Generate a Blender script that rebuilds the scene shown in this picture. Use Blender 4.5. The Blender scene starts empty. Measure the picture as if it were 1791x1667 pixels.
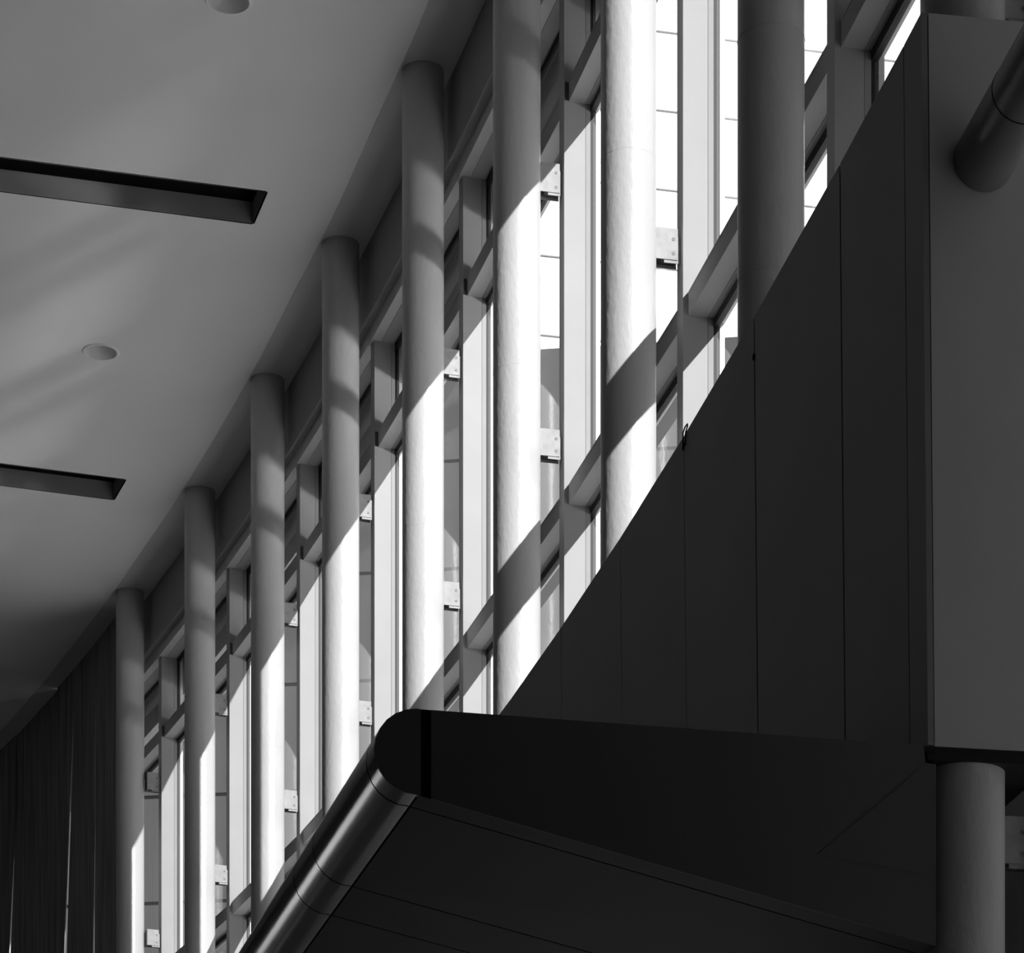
import bpy, bmesh, math, random
from mathutils import Vector, Matrix

random.seed(7)
scene = bpy.context.scene
COL = scene.collection

# ------------------------------------------------------------------ camera
CAMZ = 1.6                       # eye height above the hall floor
cam_data = bpy.data.cameras.new('camera')
cam = bpy.data.objects.new('camera', cam_data)
COL.objects.link(cam)
cam.location = (0, 0, CAMZ)
cam.rotation_euler = (math.radians(90), 0, 0)
cam_data.sensor_fit = 'HORIZONTAL'
cam_data.sensor_width = 36.0
cam_data.lens = 4973.45 / 1791.0 * 36.0
cam_data.shift_x = 0.0
cam_data.shift_y = (2882.56 - 833.5) / 1791.0
cam_data.clip_start = 0.05
cam_data.clip_end = 500
scene.camera = cam

# ------------------------------------------------------------------ world, sun, exposure
SKY = 0.24
SUN = 7.8
SUN_AZ = math.radians(33.3)      # from -Y towards +X
SUN_EL = math.radians(24.2)
world = bpy.data.worlds.new('sky'); scene.world = world
world.use_nodes = True
bg = world.node_tree.nodes['Background']
bg.inputs['Color'].default_value = (0.9, 0.9, 0.9, 1)
bg.inputs['Strength'].default_value = SKY
sun_data = bpy.data.lights.new('sun', 'SUN')
sun_data.energy = SUN
sun_data.angle = math.radians(0.53)
sun = bpy.data.objects.new('sun', sun_data); COL.objects.link(sun)
sdir = Vector((math.sin(SUN_AZ) * math.cos(SUN_EL), -math.cos(SUN_AZ) * math.cos(SUN_EL), math.sin(SUN_EL)))
sun.rotation_euler = sdir.to_track_quat('Z', 'Y').to_euler()
sun.location = sdir * 60
vs = scene.view_settings
vs.view_transform = 'Standard'; vs.look = 'None'; vs.exposure = 0.0; vs.gamma = 1.0
vs.use_curve_mapping = False
scene.cycles.max_bounces = 6
scene.cycles.diffuse_bounces = 3
scene.cycles.glossy_bounces = 3
scene.cycles.transparent_max_bounces = 24
scene.cycles.caustics_reflective = True
scene.cycles.caustics_refractive = False
scene.cycles.sample_clamp_indirect = 60.0
scene.cycles.blur_glossy = 0.0
scene.cycles.use_guiding = True
scene.cycles.use_surface_guiding = True
scene.cycles.use_volume_guiding = False
scene.cycles.guiding_training_samples = 32

# ------------------------------------------------------------------ plan geometry of the curved facade
R = 67.51266; TH = 0.27290; X0 = -0.46720; Y0 = 14.92694
H = 8.274                        # ceiling above the eye
RC = 0.1095                      # column radius

def P(s, off, z):
    """s: metres along the facade (towards the camera), off: metres outwards from the column axis, z: above the eye."""
    h = TH - s / R
    return Vector((X0 + R * (math.cos(h) - math.cos(TH)) + off * math.cos(h),
                   Y0 + R * (math.sin(h) - math.sin(TH)) + off * math.sin(h), z + CAMZ))

def heading(s):
    h = TH - s / R
    return Vector((math.sin(h), -math.cos(h), 0)), Vector((math.cos(h), math.sin(h), 0))   # tangent (+s), outward

COL_S = [-7.787, -5.700, -3.803, -1.918, 0.0, 1.911, 3.827, 5.768, 7.676]
MUL_S = [-9.62, -7.661, -5.701, -3.809, -1.967, -0.004, 1.937, 3.842, 5.760, 7.640, 9.56]   # near edge of each mullion
MW = 0.0855
M_F, M_B = 0.219, 0.345
FLOOR = -CAMZ
T_Z = [(5.272, 5.364), (7.131, 7.224)]
HDR_Z0, HDR_Z1 = 7.762, 7.847
S_END = 7.80                     # where the mezzanine stops
S_FAR, S_NEAR, OFF_IN = -20.0, 21.0, -9.0

# ------------------------------------------------------------------ materials
def mat(name, base, rough=0.5, metal=0.0, var=0.06, scale=6.0, bump=0.0, bscale=60.0, stretch=None, spec=0.5, coat=0.0):
    m = bpy.data.materials.new(name); m.use_nodes = True
    nt = m.node_tree; b = nt.nodes['Principled BSDF']
    b.inputs['Roughness'].default_value = rough
    b.inputs['Metallic'].default_value = metal
    b.inputs['Specular IOR Level'].default_value = spec
    b.inputs['Coat Weight'].default_value = coat; b.inputs['Coat Roughness'].default_value = 0.1
    tc = nt.nodes.new('ShaderNodeTexCoord')
    mp = nt.nodes.new('ShaderNodeMapping')
    nt.links.new(tc.outputs['Object'], mp.inputs['Vector'])
    if stretch: mp.inputs['Scale'].default_value = stretch
    nz = nt.nodes.new('ShaderNodeTexNoise')
    nz.inputs['Scale'].default_value = scale; nz.inputs['Detail'].default_value = 6
    nt.links.new(mp.outputs['Vector'], nz.inputs['Vector'])
    cr = nt.nodes.new('ShaderNodeValToRGB')
    lo = base * (1 - var); hi = min(1.0, base * (1 + var))
    cr.color_ramp.elements[0].position = 0.3; cr.color_ramp.elements[0].color = (lo, lo, lo, 1)
    cr.color_ramp.elements[1].position = 0.7; cr.color_ramp.elements[1].color = (hi, hi, hi, 1)
    nt.links.new(nz.outputs['Fac'], cr.inputs['Fac'])
    nt.links.new(cr.outputs['Color'], b.inputs['Base Color'])
    if bump:
        n2 = nt.nodes.new('ShaderNodeTexNoise')
        n2.inputs['Scale'].default_value = bscale; n2.inputs['Detail'].default_value = 4
        nt.links.new(mp.outputs['Vector'], n2.inputs['Vector'])
        bp = nt.nodes.new('ShaderNodeBump'); bp.inputs['Strength'].default_value = bump; bp.inputs['Distance'].default_value = 0.004
        nt.links.new(n2.outputs['Fac'], bp.inputs['Height'])
        nt.links.new(bp.outputs['Normal'], b.inputs['Normal'])
    return m

def glass_mat():
    m = bpy.data.materials.new('window_glass'); m.use_nodes = True
    nt = m.node_tree; nt.nodes.clear()
    out = nt.nodes.new('ShaderNodeOutputMaterial')
    tr = nt.nodes.new('ShaderNodeBsdfTransparent'); tr.inputs['Color'].default_value = (0.95, 0.95, 0.95, 1)
    gl = nt.nodes.new('ShaderNodeBsdfGlossy'); gl.inputs['Roughness'].default_value = 0.0
    gl.inputs['Color'].default_value = (0.95, 0.95, 0.95, 1)
    fr = nt.nodes.new('ShaderNodeFresnel'); fr.inputs['IOR'].default_value = 1.45
    ge = nt.nodes.new('ShaderNodeNewGeometry')
    inv = nt.nodes.new('ShaderNodeMath'); inv.operation = 'SUBTRACT'; inv.inputs[0].default_value = 1.0
    nt.links.new(ge.outputs['Backfacing'], inv.inputs[1])
    mul = nt.nodes.new('ShaderNodeMath'); mul.operation = 'MULTIPLY'
    nt.links.new(fr.outputs['Fac'], mul.inputs[0]); nt.links.new(inv.outputs[0], mul.inputs[1])
    mx = nt.nodes.new('ShaderNodeMixShader')
    nt.links.new(mul.outputs[0], mx.inputs['Fac']); nt.links.new(tr.outputs[0], mx.inputs[1]); nt.links.new(gl.outputs[0], mx.inputs[2])
    nt.links.new(mx.outputs[0], out.inputs['Surface'])
    # faint ripple of old float glass
    tc = nt.nodes.new('ShaderNodeTexCoord'); nz = nt.nodes.new('ShaderNodeTexNoise'); nz.inputs['Scale'].default_value = 2.5
    bp = nt.nodes.new('ShaderNodeBump'); bp.inputs['Strength'].default_value = 0.008; bp.inputs['Distance'].default_value = 0.01
    nt.links.new(tc.outputs['Object'], nz.inputs['Vector']); nt.links.new(nz.outputs['Fac'], bp.inputs['Height'])
    nt.links.new(bp.outputs['Normal'], gl.inputs['Normal'])
    return m

MAT = dict(
    column=mat('white_column_paint', 0.53, 0.33, var=0.04, scale=5, bump=0.5, bscale=45, stretch=(1, 1, 0.5), coat=0.0),
    weld=mat('weld_paint', 0.45, 0.5),
    mullion=mat('pale_mullion_paint', 0.39, 0.75, var=0.03, scale=4, bump=0.05, bscale=120, spec=0.15),
    bead=mat('pale_bead_paint', 0.34, 0.75, var=0.03, spec=0.15),
    gasket=mat('black_rubber', 0.015, 0.6),
    cap=mat('white_cap_paint', 0.75, 0.4, var=0.03),
    endstrip=mat('dark_end_strip', 0.10, 0.6),
    header=mat('header_paint', 0.55, 0.45, var=0.03),
    spandrel=mat('pale_spandrel', 0.75, 0.6, var=0.04),
    fascia=mat('fascia_paint', 0.34, 0.6, var=0.05),
    bracket=mat('galvanised_bracket', 0.37, 0.65, metal=0.0, var=0.10, scale=25, bump=0.1, bscale=80, spec=0.2),
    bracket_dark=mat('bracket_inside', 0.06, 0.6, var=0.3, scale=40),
    screw=mat('screw_steel', 0.22, 0.6, metal=0.0),
    ceiling=mat('ceiling_plaster', 0.90, 0.95, var=0.02, scale=1.2, bump=0.02, bscale=200, spec=0.1),
    soffit=mat('soffit_plaster', 0.62, 0.9, var=0.03, scale=2, spec=0.1),
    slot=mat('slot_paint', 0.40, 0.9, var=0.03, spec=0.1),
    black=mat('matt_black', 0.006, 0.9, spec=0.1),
    ring=mat('downlight_trim', 0.92, 0.4, var=0.02),
    reflector=mat('downlight_reflector', 0.92, 0.45, metal=0.0, var=0.02),
    lamp=mat('unlit_lamp_glass', 0.8, 0.3),
    parapet=mat('dark_parapet_panel', 0.26, 0.55, var=0.08, scale=1.5),
    endwall=mat('grey_end_wall', 0.56, 0.7, var=0.05, scale=2),
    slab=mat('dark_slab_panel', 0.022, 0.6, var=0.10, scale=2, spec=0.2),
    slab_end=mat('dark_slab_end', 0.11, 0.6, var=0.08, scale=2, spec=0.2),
    nose=mat('dark_nose_metal', 0.20, 0.18, metal=1.0, var=0.06, scale=3),
    pipe=mat('dark_pipe_paint', 0.18, 0.35, var=0.08, scale=5, bump=0.1, bscale=50),
    board=mat('dark_timber_board', 0.24, 0.6, var=0.45, scale=3.0, stretch=(6, 6, 0.35)),
    floor=mat('hall_floor', 0.40, 0.6, var=0.12, scale=1.5),
    wall=mat('hall_wall', 0.28, 0.85, var=0.05, scale=1.0),
    ext_white=mat('white_cladding', 0.90, 0.6, var=0.02, scale=0.5),
    ext_grey=mat('grey_cladding', 0.07, 0.7, var=0.08, scale=0.6),
    joint=mat('cladding_joint', 0.20, 0.8),
    joint_grey=mat('grey_cladding_joint', 0.13, 0.8),
    ground=mat('pavement', 0.40, 0.6, var=0.1, scale=0.4),
    ext_soffit=mat('exterior_soffit', 0.45, 0.8, var=0.04),
    sheet=mat('reflector_sheet_metal', 0.24, 0.19, metal=1.0, var=0.04, scale=0.3),  # metal of the added sun reflector outside
    roof=mat('bounce_roof_coating', 0.90, 0.8, var=0.03, scale=0.5),  # white surface of the added roof that bounces light upwards
    glass=glass_mat(),
)

# ------------------------------------------------------------------ helpers
def link_mesh(name, verts, faces, m, parent=None, smooth=False):
    me = bpy.data.meshes.new(name)
    me.from_pydata([tuple(v) for v in verts], [], faces)
    bm = bmesh.new(); bm.from_mesh(me)
    bmesh.ops.recalc_face_normals(bm, faces=bm.faces)
    bm.to_mesh(me); bm.free()
    if smooth:
        for p in me.polygons: p.use_smooth = True
        try: me.set_sharp_from_angle(angle=math.radians(35))
        except Exception: pass
    me.materials.append(MAT[m] if isinstance(m, str) else m)
    o = bpy.data.objects.new(name, me); COL.objects.link(o)
    if parent is not None:
        o.parent = parent
        o.matrix_parent_inverse = parent.matrix_world.inverted() if parent.type != 'EMPTY' else Matrix.Translation(-parent.location)
    return o

def recenter(o):
    """move a mesh's origin to the middle of its base."""
    me = o.data
    xs = [v.co.copy() for v in me.vertices]
    c = Vector(((min(v.x for v in xs) + max(v.x for v in xs)) / 2, (min(v.y for v in xs) + max(v.y for v in xs)) / 2, min(v.z for v in xs)))
    for v in me.vertices: v.co -= c
    o.location = c
    return o

def empty(name, loc):
    o = bpy.data.objects.new(name, None); o.empty_display_size = 0.1
    o.location = loc; COL.objects.link(o)
    return o

def tag(o, label=None, cat=None, group=None, kind=None):
    if label: o['label'] = label
    if cat: o['category'] = cat
    if group: o['group'] = group
    if kind: o['kind'] = kind
    return o

def arc_box(name, s0, s1, o0, o1, z0, z1, m, parent=None, n=1, o0b=None, o1b=None):
    """box that follows the facade curve; o0b/o1b: offsets at the bottom if they differ."""
    V, F = [], []
    o0b = o0 if o0b is None else o0b; o1b = o1 if o1b is None else o1b
    for i in range(n + 1):
        s = s0 + (s1 - s0) * i / n
        V += [P(s, o0b, z0), P(s, o1b, z0), P(s, o1, z1), P(s, o0, z1)]
    for i in range(n):
        a = 4 * i; b = a + 4
        for j in range(4):
            k = (j + 1) % 4
            F.append((a + j, a + k, b + k, b + j))
    F.append((0, 1, 2, 3)); F.append((4 * n + 3, 4 * n + 2, 4 * n + 1, 4 * n))
    return link_mesh(name, V, F, m, parent)

def box_pts(name, pts_bottom, z0, z1, m, parent=None):
    n = len(pts_bottom)
    V = [Vector((p[0], p[1], z0 + CAMZ)) for p in pts_bottom] + [Vector((p[0], p[1], z1 + CAMZ)) for p in pts_bottom]
    F = [tuple(range(n)), tuple(range(2 * n - 1, n - 1, -1))] + [(i, (i + 1) % n, n + (i + 1) % n, n + i) for i in range(n)]
    return link_mesh(name, V, F, m, parent)

def ring_solid(name, center, axis, r_out, r_in, length, m, parent=None, seg=32):
    """tube (r_in > 0) or cylinder (r_in = 0) along an axis, starting at centre."""
    axis = axis.normalized()
    u = axis.orthogonal().normalized(); w = axis.cross(u)
    V, F = [], []
    for e in (0, length):
        for r in ((r_out, r_in) if r_in > 0 else (r_out,)):
            for i in range(seg):
                a = 2 * math.pi * i / seg
                V.append(center + axis * e + (u * math.cos(a) + w * math.sin(a)) * r)
    if r_in > 0:
        for i in range(seg):
            j = (i + 1) % seg
            F += [(i, j, 2 * seg + j, 2 * seg + i), (seg + i, 3 * seg + i, 3 * seg + j, seg + j),
                  (i, seg + i, seg + j, j), (2 * seg + i, 2 * seg + j, 3 * seg + j, 3 * seg + i)]
    else:
        for i in range(seg):
            j = (i + 1) % seg
            F.append((i, j, seg + j, seg + i))
        F += [tuple(range(seg)), tuple(range(2 * seg - 1, seg - 1, -1))]
    return link_mesh(name, V, F, m, parent, smooth=True)

ORD = ['first', 'second', 'third', 'fourth', 'fifth', 'sixth', 'seventh', 'eighth', 'ninth', 'tenth', 'eleventh']

# ------------------------------------------------------------------ floor, walls, outside ground
tag(arc_box('floor', S_FAR, S_NEAR, OFF_IN, 0.40, FLOOR - 0.3, FLOOR, 'floor', n=24),
    'grey hall floor far below the picture', None, kind='structure')
tag(arc_box('wall_inner', S_FAR, S_NEAR, OFF_IN - 0.3, OFF_IN, FLOOR, H + 0.6, 'wall', n=24), 'plain inner wall of the hall', kind='structure')
wf = empty('wall_far', P(S_FAR, -4, FLOOR)); tag(wf, 'plain far wall of the hall with a glazed entrance', kind='structure')
arc_box('wall_part', S_FAR - 0.3, S_FAR, OFF_IN - 0.3, -8.2, FLOOR, H + 0.6, 'wall', wf)
arc_box('wall_part', S_FAR - 0.3, S_FAR, -0.8, 0.40, FLOOR, H + 0.6, 'wall', wf)
arc_box('wall_part', S_FAR - 0.3, S_FAR, -8.2, -0.8, FLOOR + 4.6, H + 0.6, 'wall', wf)
dw = empty('door_1', P(S_FAR - 0.15, -4.7, FLOOR)); tag(dw, 'glazed entrance at the far end of the hall', kind='structure')
for i in range(4):
    a = -8.2 + 1.85 * i
    arc_box('pane', S_FAR - 0.16, S_FAR - 0.15, a + 0.05, a + 1.85, FLOOR, FLOOR + 4.55, 'glass', dw)
    arc_box('frame_post', S_FAR - 0.19, S_FAR - 0.12, a, a + 0.05, FLOOR, FLOOR + 4.6, 'wall', dw)
tag(arc_box('wall_near', S_NEAR, S_NEAR + 0.3, OFF_IN - 0.3, 0.40, FLOOR, H + 0.6, 'wall'), 'plain near wall behind the viewer', kind='structure')
tag(arc_box('wall_facade', S_FAR, -12.9, 0.15, 0.40, FLOOR, H + 0.6, 'wall', n=10), 'solid facade wall beyond the timber boards', kind='structure')
tag(arc_box('wall_facade', 9.50, S_NEAR, 0.15, 0.40, FLOOR, H + 0.6, 'wall', n=8), 'solid facade wall past the last window', kind='structure')
# ------------------------------------------------------------------ ceiling with slots and downlight holes
SK = 0.045
def CL(b, off):                       # break line b (s at off -0.55), slightly skewed like the slots
    return b + SK * (off + 0.55)
SLOTS = [(-10.29, -9.91), (-6.046, -5.668), (-1.815, -1.436)]
DOWN = [(-7.995, -1.10), (-3.738, -1.109), (0.376, -1.094)]
SLOT_OFF = (-4.6, -0.55)
D_OFF = (-1.25, -0.95)
breaks = []
for a, b in SLOTS: breaks += [(a, 'x'), (b, 'x')]
for s, o in DOWN:
    c = s - SK * (o + 0.55)
    breaks += [(c - 0.15, 'd'), (c + 0.15, 'd')]
bl = sorted([S_FAR] + [b for b, _ in breaks] + [S_NEAR])
fine = []
for a, b in zip(bl[:-1], bl[1:]):
    n = max(1, int((b - a) / 0.9))
    fine += [a + (b - a) * i / n for i in range(n)]
fine.append(bl[-1])
offs = [-9.2, -4.6, -1.25, -0.95, -0.55, -0.126]
CZ = H - 0.006
V, F, idx = [], [], {}
def cv(b, o):
    key = (round(b, 4), round(o, 4))
    if key not in idx:
        idx[key] = len(V); V.append(P(CL(b, o), o, CZ))
    return idx[key]
SEG = 32
HOLE = 0.108
for a, b in zip(fine[:-1], fine[1:]):
    inslot = any(abs(a - x) < 1e-6 for x, y in SLOTS)
    dl = None
    for s, o in DOWN:
        c = s - SK * (o + 0.55)
        if abs(a - (c - 0.15)) < 1e-6: dl = (s, o)
    for o0, o1 in zip(offs[:-1], offs[1:]):
        if inslot and o0 >= -4.61 and o1 <= -0.54: continue
        if dl and abs(o0 + 1.25) < 1e-6:
            cs, co = dl
            circ, sq = [], []
            for i in range(SEG):
                t = 2 * math.pi * i / SEG
                ct, st = math.cos(t), math.sin(t)
                circ.append(len(V)); V.append(P(cs + HOLE * ct, co + HOLE * st, CZ))
                k = 0.15 / max(abs(ct), abs(st))
                oo = min(max(co + k * st, o0), o1) if abs(st) < abs(ct) - 1e-9 else (o1 if st > 0 else o0)
                bb = (b if ct > 0 else a) if abs(ct) >= abs(st) - 1e-9 else (a + b) / 2 + k * ct
                sq.append(len(V)); V.append(P(CL(bb, oo), oo, CZ))
            for i in range(SEG):
                j = (i + 1) % SEG
                F.append((circ[i], circ[j], sq[j], sq[i]))
            continue
        F.append((cv(a, o0), cv(b, o0), cv(b, o1), cv(a, o1)))
# edge lip of the ceiling sheet towards the facade
lip0 = [cv(b, -0.126) for b in fine]
lip1 = []
for b in fine:
    lip1.append(len(V)); V.append(P(CL(b, -0.126), -0.126, H + 0.05))
for i in range(len(fine) - 1):
    F.append((lip0[i], lip0[i + 1], lip1[i + 1], lip1[i]))
me = bpy.data.meshes.new('ceiling'); me.from_pydata([tuple(v) for v in V], [], F)
me.materials.append(MAT['ceiling'])
ceil = bpy.data.objects.new('ceiling', me); COL.objects.link(ceil)
tag(ceil, 'smooth grey plaster ceiling sweeping along the curved facade', kind='structure')
arc_box('soffit_strip', S_FAR, S_NEAR, -0.126, 0.40, H, H + 0.05, 'soffit', ceil, n=40)
arc_box('ceiling_backing', S_FAR - 0.3, S_NEAR + 0.3, OFF_IN - 0.3, 0.60, H + 0.55, H + 0.7, 'wall', ceil, n=24)

SLOT_LABEL = ['dark recessed ceiling slot at far left picture edge, only its corner showing',
              'shorter-looking recessed ceiling slot below the round downlight',
              'longest recessed ceiling slot, near the upper left']
for (a, b), lab in zip(SLOTS, SLOT_LABEL):
    r = empty('recessed_ceiling_slot', P(CL((a + b) / 2, -2.5), -2.5, CZ))
    tag(r, lab, 'ceiling slot', 'recessed slots in the ceiling')
    o0, o1 = SLOT_OFF; D = 0.126; t = 0.01
    def wallq(name, q, dirv, m):
        v = [p for p in q] + [p + dirv for p in q]
        f = [(0, 1, 2, 3), (7, 6, 5, 4), (0, 1, 5, 4), (1, 2, 6, 5), (2, 3, 7, 6), (3, 0, 4, 7)]
        return link_mesh(name, v, f, m, r)
    tg, ow = heading((a + b) / 2)
    A0, A1, B0, B1 = (P(CL(a, o0), o0, CZ), P(CL(a, o1), o1, CZ), P(CL(b, o0), o0, CZ), P(CL(b, o1), o1, CZ))
    up = Vector((0, 0, D))
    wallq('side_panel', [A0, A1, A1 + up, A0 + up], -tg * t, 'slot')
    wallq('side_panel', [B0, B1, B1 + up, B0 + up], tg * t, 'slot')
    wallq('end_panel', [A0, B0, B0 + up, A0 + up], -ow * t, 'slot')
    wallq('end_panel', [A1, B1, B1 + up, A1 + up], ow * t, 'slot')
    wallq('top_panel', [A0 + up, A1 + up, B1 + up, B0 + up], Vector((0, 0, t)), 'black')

DL_LABEL = ['recessed downlight cut by the left picture edge', 'round recessed ceiling downlight between the two long slots',
            'round recessed downlight cut by the top picture edge']
for (s, o), lab in zip(DOWN, DL_LABEL):
    c = P(s, o, CZ)
    r = empty('recessed_downlight', c); tag(r, lab, 'downlight', 'downlights in the ceiling')
    # trim ring
    V, F = [], []
    prof = [(0.100, 0.0), (0.103, -0.006), (0.114, -0.006), (0.119, -0.001), (0.119, 0.0), (0.100, 0.004)]
    for i in range(40):
        a = 2 * math.pi * i / 40
        for rr, zz in prof: V.append(c + Vector((math.cos(a) * rr, math.sin(a) * rr, zz)))
    for i in range(40):
        j = (i + 1) % 40
        for k in range(6): F.append((i * 6 + k, i * 6 + (k + 1) % 6, j * 6 + (k + 1) % 6, j * 6 + k))
    link_mesh('trim_ring', V, F, 'ring', r, smooth=True)
    V, F = [], []
    prof = [(0.1005, 0.0), (0.098, 0.04), (0.088, 0.09), (0.065, 0.14), (0.050, 0.16)]
    for i in range(40):
        a = 2 * math.pi * i / 40
        for rr, zz in prof: V.append(c + Vector((math.cos(a) * rr, math.sin(a) * rr, zz)))
    for i in range(40):
        j = (i + 1) % 40
        for k in range(4): F.append((i * 5 + k, i * 5 + k + 1, j * 5 + k + 1, j * 5 + k))
    link_mesh('reflector', V, F, 'reflector', r, smooth=True)
    ring_solid('lamp', c + Vector((0, 0, 0.13)), Vector((0, 0, 1)), 0.052, 0, 0.05, 'lamp', r)

# ------------------------------------------------------------------ windows: mullions, transoms, header, panes
for k in range(len(MUL_S)):
    s1 = MUL_S[k]; s0 = s1 - MW
    w = empty('window_%d' % (k + 1), P(s1, 0.28, FLOOR))
    tag(w, None, kind='structure')
    w['label'] = 'tall facade window bay %s from the left with pale mullion and glass' % ORD[k]
    mu = arc_box('mullion', s0, s1, M_F, 0.3205, FLOOR, HDR_Z0, 'mullion', w)
    arc_box('glazing_bead', s0 + 0.001, s1 - 0.001, 0.3225, M_B, FLOOR, HDR_Z0, 'bead', mu)
    arc_box('gasket', s0 + 0.006, s1 - 0.004, M_B, 0.368, FLOOR, HDR_Z0, 'gasket', mu)
    arc_box('outer_cap', s0 + 0.002, s1 + 0.002, 0.370, 0.390, FLOOR, HDR_Z0, 'cap', mu)
    if k == len(MUL_S) - 1: break
    e = MUL_S[k + 1] - MW
    arc_box('fascia_panel', s1 - MW / 2 + 0.0015, e + MW / 2 - 0.0015, 0.152, 0.36, HDR_Z1, H + 0.01, 'fascia', w, n=4)
    hd = arc_box('header', s1 - MW / 2 + 0.001, e + MW / 2 - 0.001, 0.200, M_B, HDR_Z0, HDR_Z1 + 0.002, 'header', w, n=2)
    arc_box('glazing_bead', s1, e, 0.262, M_B - 0.001, HDR_Z0 - 0.003, HDR_Z0, 'mullion', hd)
    arc_box('gasket', s1 - 0.002, e + 0.002, M_B, 0.368, HDR_Z0 - 0.035, HDR_Z1, 'gasket', hd)
    for zi, (z0, z1) in enumerate(T_Z):
        t = arc_box('transom', s1 + 0.0005, e - 0.0005, 0.241, 0.3205, z0, z1, 'mullion', w)
        arc_box('glazing_bead', s1 + 0.0005, e - 0.0005, 0.3225, M_B, z0, z1, 'bead', t)
        arc_box('cover_lip', s1 + 0.0005, e - 0.0005, 0.2395, 0.245, z1 - 0.010, z1 + 0.001, 'mullion', t)
        arc_box('gasket', s1 - 0.003, e + 0.005, M_B, 0.368, z0 - 0.035, z1 + 0.012, 'gasket', t)
        arc_box('outer_cap', s1 + 0.003, e - 0.003, 0.370, 0.388, z0 - 0.02, z1, 'cap', t)
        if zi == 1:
            arc_box('end_strip', s1 + 0.0003, s1 + 0.003, M_F + 0.003, 0.2412, z0 + 0.004, z1 - 0.004, 'endstrip', t)  # thin dark strip on the mullion side, ahead of the upper transom
    zs = [(FLOOR, T_Z[0][0] - 0.03), (T_Z[0][1] + 0.008, T_Z[1][0] - 0.03), (T_Z[1][1] + 0.008, HDR_Z0 - 0.03)]
    if k <= 8: arc_box('spandrel_panel', s1 + 0.0005, e - 0.0005, 0.300, 0.330, 0.9, 2.62, 'spandrel', w)
    for z0, z1 in zs:
        arc_box('pane', s1 - 0.010, e + 0.012, 0.352, 0.360, z0, z1, 'glass', w)

# ------------------------------------------------------------------ columns
def make_column(s):
    c = P(s, 0, FLOOR)
    r = empty('round_column', c)
    sh = ring_solid('shaft', c, Vector((0, 0, 1)), RC, 0, H - FLOOR, 'column', r, seg=72)
    return r
def weld(parent, s, z, rr=0.0012):
    c = P(s, 0, z)
    V, F = [], []
    n = 72
    for i in range(n):
        a = 2 * math.pi * i / n
        for dr, dz in ((-0.002, -0.004), (rr, 0), (-0.002, 0.004)):
            V.append(c + Vector((math.cos(a) * (RC + dr), math.sin(a) * (RC + dr), dz + 0.0012 * math.sin(5 * a + s))))
    for i in range(n):
        j = (i + 1) % n
        for k in range(3): F.append((3 * i + k, 3 * i + (k + 1) % 3, 3 * j + (k + 1) % 3, 3 * j + k))
    return link_mesh('weld_seam', V, F, 'weld' if rr > 0.001 else 'column', parent, smooth=True)
COL_LABEL = ['leftmost and farthest round column, beside the dark timber boards',
             'second round white column from the left, sunlit on its right half',
             'third round white column from the left, lower part in sun',
             'fourth round white column from the left, lower part in sun',
             'fifth round column from the left, its foot hidden by the dark balcony nose',
             'sixth round column from the left, with two diagonal shadow edges',
             'seventh round column from the left, brightly sunlit with rough paint',
             'eighth round column from the left, all in shade with weld seam',
             'ninth and nearest round column, passing behind the grey end wall']
for k, s in enumerate(COL_S):
    c = make_column(s); tag(c, COL_LABEL[k], 'column', 'round columns along the facade')
    for z in ([5.26, 4.47] if k == 7 else [5.86]):
        weld(c, s, z, 0.0014 if k == 7 else 0.0006)

# ------------------------------------------------------------------ brackets from column to mullion
def bracket(k, z0, z1, label):
    """k: column index; bracket between the column and the mullion behind it."""
    sm = MUL_S[k + 1]                       # near edge of this column's mullion
    b0 = 0.112                              # starts at the column
    s_pl = sm - 0.030                       # plane of the front plate
    r = empty('steel_bracket', P(s_pl, 0.15, z0)); tag(r, label, 'bracket', 'steel brackets between columns and mullions')
    t = 0.004
    fp = arc_box('front_plate', s_pl, s_pl + t, b0, 0.205, z0, z1, 'bracket', r)
    arc_box('mullion_tab', s_pl - 0.004, s_pl, 0.150, M_F - 0.001, z0 - 0.012, z1 - 0.030, 'bracket', r)
    arc_box('back_plate', s_pl - 0.070, s_pl - 0.066, b0, M_F - 0.001, z0 - 0.002, z1 - 0.002, 'bracket', r)
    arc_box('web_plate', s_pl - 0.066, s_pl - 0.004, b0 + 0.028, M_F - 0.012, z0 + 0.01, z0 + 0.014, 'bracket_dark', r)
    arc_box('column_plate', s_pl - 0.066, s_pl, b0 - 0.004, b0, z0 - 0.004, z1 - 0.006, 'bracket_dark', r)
    tg, ow = heading(s_pl)
    for zz, oo in ((z1 - 0.042, 0.188), (z0 + 0.026, 0.188)):
        c = P(s_pl + t, oo, zz)
        sc = ring_solid('screw', c, tg, 0.0075, 0, 0.002, 'screw', r, seg=16)
        ring_solid('screw_socket', c + tg * 0.002, tg, 0.0022, 0, 0.0004, 'bracket_dark', sc, seg=8)
for k in range(9):
    if k <= 5:
        bracket(k, 6.718, 6.852, 'upper steel bracket joining the %s column from the left to its mullion' % ORD[k])
    if k <= 6:
        bracket(k, 5.500, 5.624, '%s steel bracket joining the %s column from the left to its mullion' % ('only' if k == 6 else 'lower', ORD[k]))
bracket(8, 4.312, 4.45, 'shaded steel bracket at top right picture corner beside nearest column')
bracket(8, 2.075, 2.20, 'shaded steel bracket at right picture edge, low beside nearest column')

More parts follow.
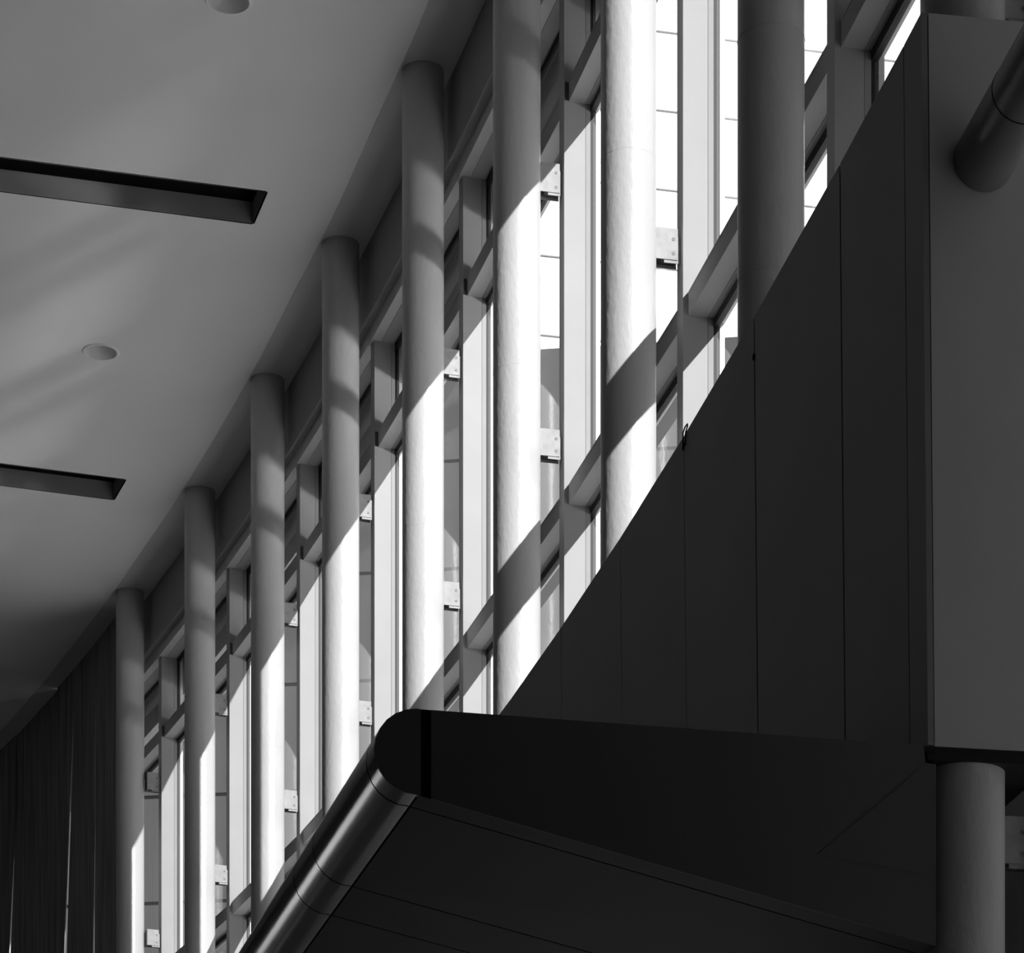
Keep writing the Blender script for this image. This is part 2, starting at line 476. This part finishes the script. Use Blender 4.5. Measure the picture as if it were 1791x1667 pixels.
# ------------------------------------------------------------------ mezzanine parapet wall
Z_PT = 4.192; Z_PB = 2.316
JS = [5.728, 6.232, 6.713, 7.18, 7.67, 8.158]
SP = 1.91902
joints = [(j - 4) * SP for j in JS]
joints = [joints[0] - 0.9 * i for i in range(15, 0, -1)] + joints[:5] + [S_END - 0.155, S_END]
pw = empty('wall_parapet', P(3.0, -0.16, Z_PB)); tag(pw, 'dark panelled parapet wall rising diagonally behind the balcony slab', kind='structure')
wide = {round(joints[-4], 3): 0.006, round(joints[-3], 3): 0.006}
for a, b in zip(joints[:-1], joints[1:]):
    arc_box('panel', a + wide.get(round(a, 3), 0.003), b - (0.0 if b == S_END else wide.get(round(b, 3), 0.003)), -0.150, -0.134, Z_PB, Z_PT, 'parapet', pw, o0b=-0.132, o1b=-0.116)
arc_box('backing', joints[0], S_END - 0.005, -0.131, -0.116, Z_PB, Z_PT - 0.004, 'black', pw, n=12, o0b=-0.114, o1b=-0.1115)
arc_box('floor_plate', joints[0], S_END - 0.012, -0.13, 0.205, 2.282, Z_PB - 0.001, 'slab', pw, n=14)
for i in (-5, -4):                      # little pins at the top of two joints
    sj = joints[i]
    ring_solid('joint_pin', P(sj, -0.153, Z_PT - 0.035 - 0.09 * (i + 5)), heading(sj)[1], 0.010, 0, 0.012, 'black', pw, seg=12)
# wire loop hooked on the parapet top
sj = joints[-5] + 0.012
hk = empty('wire_hook', P(sj, -0.15, Z_PT)); tag(hk, 'small bent wire hook sitting on top edge of dark parapet', 'hook')
V = []; F = []
pts = [P(sj + 0.00, -0.156, Z_PT - 0.055), P(sj, -0.156, Z_PT + 0.006), P(sj + 0.006, -0.150, Z_PT + 0.024), P(sj + 0.022, -0.146, Z_PT + 0.028),
       P(sj + 0.030, -0.148, Z_PT + 0.016), P(sj + 0.028, -0.154, Z_PT - 0.004), P(sj + 0.030, -0.156, Z_PT - 0.05)]
tube_cd = bpy.data.curves.new('wire', 'CURVE'); tube_cd.dimensions = '3D'; tube_cd.bevel_depth = 0.0025; tube_cd.bevel_resolution = 2
sp = tube_cd.splines.new('POLY'); sp.points.add(len(pts) - 1)
for q, pt in zip(sp.points, pts): q.co = (pt.x, pt.y, pt.z, 1)
tmp = bpy.data.objects.new('tmp', tube_cd); COL.objects.link(tmp)
dg = bpy.context.evaluated_depsgraph_get()
me = bpy.data.meshes.new_from_object(tmp.evaluated_get(dg)); bpy.data.objects.remove(tmp)
me.name = 'wire'; me.materials.clear(); me.materials.append(MAT['black'])
wo = bpy.data.objects.new('wire', me); COL.objects.link(wo); wo.parent = hk; wo.matrix_parent_inverse = Matrix.Translation(-hk.location)

# end wall of the mezzanine, facing the viewer, in front of the nearest column
ew = tag(arc_box('wall_end', S_END - 0.012, S_END, -0.131, 0.210, Z_PB, Z_PT, 'endwall', o0b=-0.114), 'grey end wall plate at right, pipe fixed to it', kind='structure')

# ------------------------------------------------------------------ balcony slab with rounded nose and sloping soffit
NR = 0.107
def nose_off(s):
    """nose runs straight (not concentric): X = -0.42 - 0.25*(Y - 7.374)"""
    o = -1.6
    for _ in range(30):
        p = P(s, o, 0); x = -0.42 - 0.25 * (p.y - 7.374)
        o += (x - p.x)
    return o
ROOT = -0.112
def section(s, inset=0.0, end=False):
    no = nose_off(s) + NR                # centre of the nose
    zc = 2.232
    pts = [(ROOT, 2.312 - inset), (no, zc + NR - inset)]
    for i in range(1, 12):
        a = math.pi / 2 + math.pi * i / 12 * 1.0
        pts.append((no + (NR - inset) * math.cos(a), zc + (NR - inset) * math.sin(a)))
    pts.append((no, zc - NR + inset))
    pts.append((ROOT, 1.80 + inset))
    return pts
bs = empty('balcony_slab', P(4.0, -0.8, 2.0))
tag(bs, 'dark tapered balcony slab with rounded metal nose, lower right of picture', 'balcony')
def s_at(px, py, z=2.115):
    Y = 4973.45 * z / (2882.56 - py); X = (px - 895.5) * Y / 4973.45
    cx_, cy_ = X0 - R * math.cos(TH), Y0 - R * math.sin(TH)
    return (TH - math.atan2(Y - cy_, X - cx_)) * R
sB, s2, s3 = 7.70, s_at(606, 1556), s_at(568, 1606)
segs = [S_END, sB, s2, s3] + [s3 - 1.1 * i for i in range(1, 11)]
SM = []
for k in range(len(segs) - 1):
    a, b = segs[k + 1] + 0.004, segs[k] - (0.004 if k else 0.0)
    sa, sb_ = section(a), section(b)
    n0, n1 = 1, len(sa) - 2               # nose polyline indices
    th = 0.012
    def strip(name, idx0, idx1, m, gap0=0.0):
        ia, ib = section(a, th), section(b, th)
        V, F = [], []
        ids = list(range(idx0, idx1 + 1))
        for (so, si, s) in ((sa, ia, a), (sb_, ib, b)):
            for i in ids: V.append(P(s, so[i][0], so[i][1]))
            for i in ids: V.append(P(s, si[i][0], si[i][1]))
        n = len(ids)
        for i in range(n - 1):
            F += [(i, i + 1, 2 * n + i + 1, 2 * n + i), (n + i, 3 * n + i, 3 * n + i + 1, n + i + 1),
                  (i, n + i, n + i + 1, i + 1), (2 * n + i, 2 * n + i + 1, 3 * n + i + 1, 3 * n + i)]
        F += [(0, 2 * n, 3 * n, n), (n - 1, 2 * n - 1, 4 * n - 1, 3 * n - 1)]
        return link_mesh(name, V, F, m, bs, smooth=True)
    strip('nose_cover', n0, n1, 'nose')
    # soffit panel: from the nose seam to the root
    V, F = [], []
    for (sec, s) in ((sa, a), (sb_, b)):
        (o0, z0), (o1, z1) = sec[-2], sec[-1]
        f = 0.006 / abs(o1 - o0)
        q0 = (o0 + (o1 - o0) * f, z0 + (z1 - z0) * f)
        V += [P(s, *q0), P(s, o1, z1), P(s, o1, z1 + th), P(s, q0[0], q0[1] + th)]
    F = [(0, 1, 2, 3), (7, 6, 5, 4), (0, 1, 5, 4), (1, 2, 6, 5), (2, 3, 7, 6), (3, 0, 4, 7)]
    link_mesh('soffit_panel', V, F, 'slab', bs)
    # top board
    (o0, z0), (o1, z1) = sa[0], sa[1]; (p0, y0), (p1, y1) = sb_[0], sb_[1]
    V = [P(a, o0, z0), P(a, o1, z1), P(b, p1, y1), P(b, p0, y0)]
    V += [v - Vector((0, 0, th)) for v in V]
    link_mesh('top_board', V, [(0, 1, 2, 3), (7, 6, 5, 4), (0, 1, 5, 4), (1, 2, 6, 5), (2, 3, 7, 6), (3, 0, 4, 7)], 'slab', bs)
# dark core seen in the joints
V, F = [], []
ss = [segs[0] - 0.02] + segs[1:]
for s in ss:
    V += [P(s, o, z) for o, z in section(s, 0.016)]
n = len(section(0))
for k in range(len(ss) - 1):
    for i in range(n):
        j = (i + 1) % n
        F.append((k * n + i, k * n + j, (k + 1) * n + j, (k + 1) * n + i))
F.append(tuple(range(n))); F.append(tuple(range((len(ss) - 1) * n, len(ss) * n)))
link_mesh('core', V, F, 'black', bs)
# end face: rounded nose plate and long plate with a dark joint between them
sec = section(S_END)
no = nose_off(S_END) + NR
def plate(name, pts, m, s_f=S_END + 0.004, s_b=S_END - 0.018):
    V = [P(s_f, o, z) for o, z in pts] + [P(s_b, o, z) for o, z in pts]
    n = len(pts)
    F = [tuple(range(n)), tuple(range(2 * n - 1, n - 1, -1))] + [(i, (i + 1) % n, n + (i + 1) % n, n + i) for i in range(n)]
    return link_mesh(name, V, F, m, bs)
def lerp_top(o): 
    return sec[0][1] + (sec[1][1] - sec[0][1]) * (o - sec[0][0]) / (sec[1][0] - sec[0][0])
def lerp_bot(o):
    return sec[-1][1] + (sec[-2][1] - sec[-1][1]) * (o - sec[-1][0]) / (sec[-2][0] - sec[-1][0])
oj = no + 0.010
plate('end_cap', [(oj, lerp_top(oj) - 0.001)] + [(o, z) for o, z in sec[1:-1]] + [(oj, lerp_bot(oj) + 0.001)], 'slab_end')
oj2 = oj + 0.026
plate('end_joint', [(oj, lerp_top(oj) - 0.002), (oj, lerp_bot(oj)), (oj2, lerp_bot(oj2)), (oj2, lerp_top(oj2) - 0.002)], 'black', s_f=S_END + 0.001)
og = -0.44
plate('end_panel', [(oj2, lerp_top(oj2) - 0.001), (oj2, lerp_bot(oj2)), (ROOT, lerp_bot(ROOT)), (ROOT, 2.265), (-0.14, 2.268), (-0.145, 2.312)], 'slab_end')
plate('gusset_plate', [(-0.425, 2.02), (-0.15, 2.255), (-0.125, 2.255), (-0.125, 1.98)], 'slab_end', s_f=S_END + 0.0055, s_b=S_END + 0.004)

# ------------------------------------------------------------------ pipe leaving the end wall towards the viewer
pc = P(S_END, 0.0, 0)
def on_end(px, py):                    # point of the end wall plane behind a pixel
    lo, hi = -1.0, 1.5
    for _ in range(60):
        m = (lo + hi) / 2; q = P(S_END, m, 0)
        if 895.5 + 4973.45 * q.x / q.y < px: lo = m
        else: hi = m
    q = P(S_END, m, 0)
    return m, (2882.56 - py) * q.y / 4973.45
po, pz = on_end(1719, 283)
pr = empty('horizontal_pipe', P(S_END, po, pz - 0.08)); tag(pr, 'thick dark pipe projecting from the grey end wall, upper right', 'pipe')
ax = Vector((0.135, -1, 0)).normalized()
base = P(S_END + 0.001, po, pz)
ring_solid('tube', base, ax, 0.079, 0, 2.6, 'pipe', pr, seg=48)
ring_solid('coupling_seam', base + ax * 0.33, ax, 0.0800, 0.078, 0.003, 'black', pr, seg=48)

# ------------------------------------------------------------------ dark timber boards left of the first column
def s_px(px, off, py=1450):
    lo, hi = -30.0, 9.0
    for _ in range(70):
        m = (lo + hi) / 2; q = P(m, off, 0)
        if 895.5 + 4973.45 * q.x / q.y < px: lo = m
        else: hi = m
    return m
wb = empty('wall_boards', P(-12, 0.06, FLOOR)); tag(wb, 'dark vertical timber boards left of the first column with thin bright slits', kind='structure')
OB = 0.03
def z_at(px, py): 
    q = P(s_px(px, OB), OB, 0); return (2882.56 - py) * q.y / 4973.45
# (left edge top px, left edge px at y=1667, right edge top px, right edge px at y=1667), offset
BD = [(167, 165.5, 215, 215, 0.030), (129.0, 115.5, 166.6, 162.5, 0.030), (101, 100, 128.6, 110.5, 0.028), (27.5, 14.0, 103, 103, 0.045),
      (-60, -62, 27.2, 9.0, 0.030), (-150, -150, -59, -60, 0.045), (-260, -260, -148, -148, 0.03)]
for lt, lb, rt, rb_, off in BD:
    ztop = H
    zref = 5.75
    z_st = {167: 6.85, 166.6: 6.85, 27.5: 7.55, 27.2: 7.55}
    def edge(t, b):
        zs0 = z_st.get(t, 7.9)
        sT, sB_ = s_px(t, off), s_px(b, off)
        g = (sB_ - sT) / (zs0 - zref)
        return lambda z: sT + g * max(0.0, min(zs0 - z, 4.0))
    el, er = edge(lt, lb), edge(rt, rb_)
    V, F = [], []
    zs = [FLOOR, 2.85, 3.55, 3.9, 5.0, 6.0, 6.85, 7.55, 7.9, ztop]
    for z in zs:
        V += [P(el(z), off, z), P(er(z), off, z), P(er(z), off + 0.006, z), P(el(z), off + 0.006, z)]
    for i in range(len(zs) - 1):
        a = 4 * i; b = a + 4
        for j in range(4):
            k = (j + 1) % 4
            F.append((a + j, a + k, b + k, b + j))
    F.append((0, 1, 2, 3)); n = 4 * (len(zs) - 1); F.append((n + 3, n + 2, n + 1, n))
    link_mesh('board', V, F, 'board', wb)

# ------------------------------------------------------------------ outside
tag(arc_box('roof_overhang', S_FAR, 12, 0.42, 0.60, 7.51, 9.3, 'ext_soffit', n=24), 'grey roof overhang seen through the top panes', kind='structure')
pier = arc_box('sun_block_pier', 9.3, 9.6, 0.402, 2.08, FLOOR, 11.0, 'ext_soffit')  # added out of view to block sun from the eighth column
tag(pier, 'unseen exterior pier added to keep sun off the eighth column', kind='structure')
tag(arc_box('bounce_roof', -14, 3.0, 0.62, 9.8, 1.9, 2.2, 'roof', n=20), 'unseen flat white roof added outside to bounce sun up to the ceiling', kind='structure')  # added out of view to bounce sunlight up through the windows
cr = empty('sun_reflector', P(12, 8, FLOOR - 0.4)); tag(cr, 'unseen metal reflector added outside, tilted to throw sun onto the ceiling', kind='structure')
def reflector_z(s, o):                         # added reflector, its pitch set to throw sunlight onto the ceiling
    return 3.0 + 0.381 * (o - 11) - 0.20 * (s - 10)
R_O0, R_O1 = 10.0, 17.0
for i in range(10):                       # metal sheets side by side
    a, b = -6 + 2.0 * i + 0.006, -6 + 2.0 * (i + 1) - 0.006
    V, F = [], []
    ns, no_ = 4, 4
    for d in (0.0, -0.03):
        for j in range(ns + 1):
            for k in range(no_ + 1):
                s = a + (b - a) * j / ns; o = R_O0 + (R_O1 - R_O0) * k / no_
                V.append(P(s, o, reflector_z(s, o) + d))
    q = (ns + 1) * (no_ + 1)
    for j in range(ns):
        for k in range(no_):
            v = j * (no_ + 1) + k
            F += [(v, v + 1, v + no_ + 2, v + no_ + 1), (q + v, q + v + no_ + 1, q + v + no_ + 2, q + v + 1)]
    link_mesh('reflector_sheet', V, F, 'sheet', cr, smooth=True)
for i in range(4):
    s_ = -3.5 + 5.0 * i; q = P(s_, 12, 0)
    ring_solid('reflector_post', Vector((q.x, q.y, FLOOR - 0.4 + CAMZ)), Vector((0, 0, 1)), 0.12, 0, reflector_z(s_, 12) - 0.03 - FLOOR + 0.4, 'ext_soffit', cr, seg=20)
gv = [(-140, -40), (140, -40), (140, 160), (-140, 160)]
g = box_pts('pavement', gv, FLOOR - 0.8, FLOOR - 0.4, 'ground')
tag(g, 'sunlit pavement outside the windows', kind='structure')

def clad(name, label, cx0, cy0, dirx, diry, u0, u1, z0, z1, row, m, mj, z_first=None):
    r = empty(name, (cx0, cy0, FLOOR - 0.4 + 0)); tag(r, label, 'building')
    d = Vector((dirx, diry)); d.normalize(); nrm = Vector((-d.y, d.x))      # nrm points away from viewer (+Y)
    def q(u, w): return (cx0 + d.x * u + nrm.x * w, cy0 + d.y * u + nrm.y * w)
    core = box_pts('wall_core', [q(u0, 0.06), q(u1, 0.06), q(u1, 4), q(u0, 4)], FLOOR - 0.4, z1 - 0.05, mj, r)
    z = z1
    i = 0
    while z > z0:
        zb = max(z - row, z0)
        box_pts('panel', [q(u0, 0), q(u1, 0), q(u1, 0.06), q(u0, 0.06)], zb + 0.025, z - 0.025, m, r)
        z = zb
    return r
f0 = 4973.45
Yg = 40.0
clad('grey_building', 'grey panelled building outside, seen through the lower glass', (1100 - 895.5) / f0 * Yg, Yg, 1, -0.14, -22, 16,
     2.0, (2882.56 - 598) / f0 * Yg, 1.53, 'ext_grey', 'joint_grey')
pb = box_pts('highlight_wall', [(-44, 52), (-13, 60), (-14, 64), (-45, 56)], FLOOR - 0.4, 12, 'ext_white')  # added out of view so the metal nose mirrors a bright stripe
tag(pb, 'unseen pale wall added beyond the far entrance to brighten the nose highlight', kind='structure')
Yw = 62.0
zl = (2882.56 - 333) / f0 * Yw      # a joint height
clad('white_building', 'white panelled building outside, glaring through the upper glass', (1168 - 895.5) / f0 * Yw, Yw, 1, 0.22, -14, 95,
     18.0, zl + 1.72 * 14, 1.72, 'ext_white', 'joint')
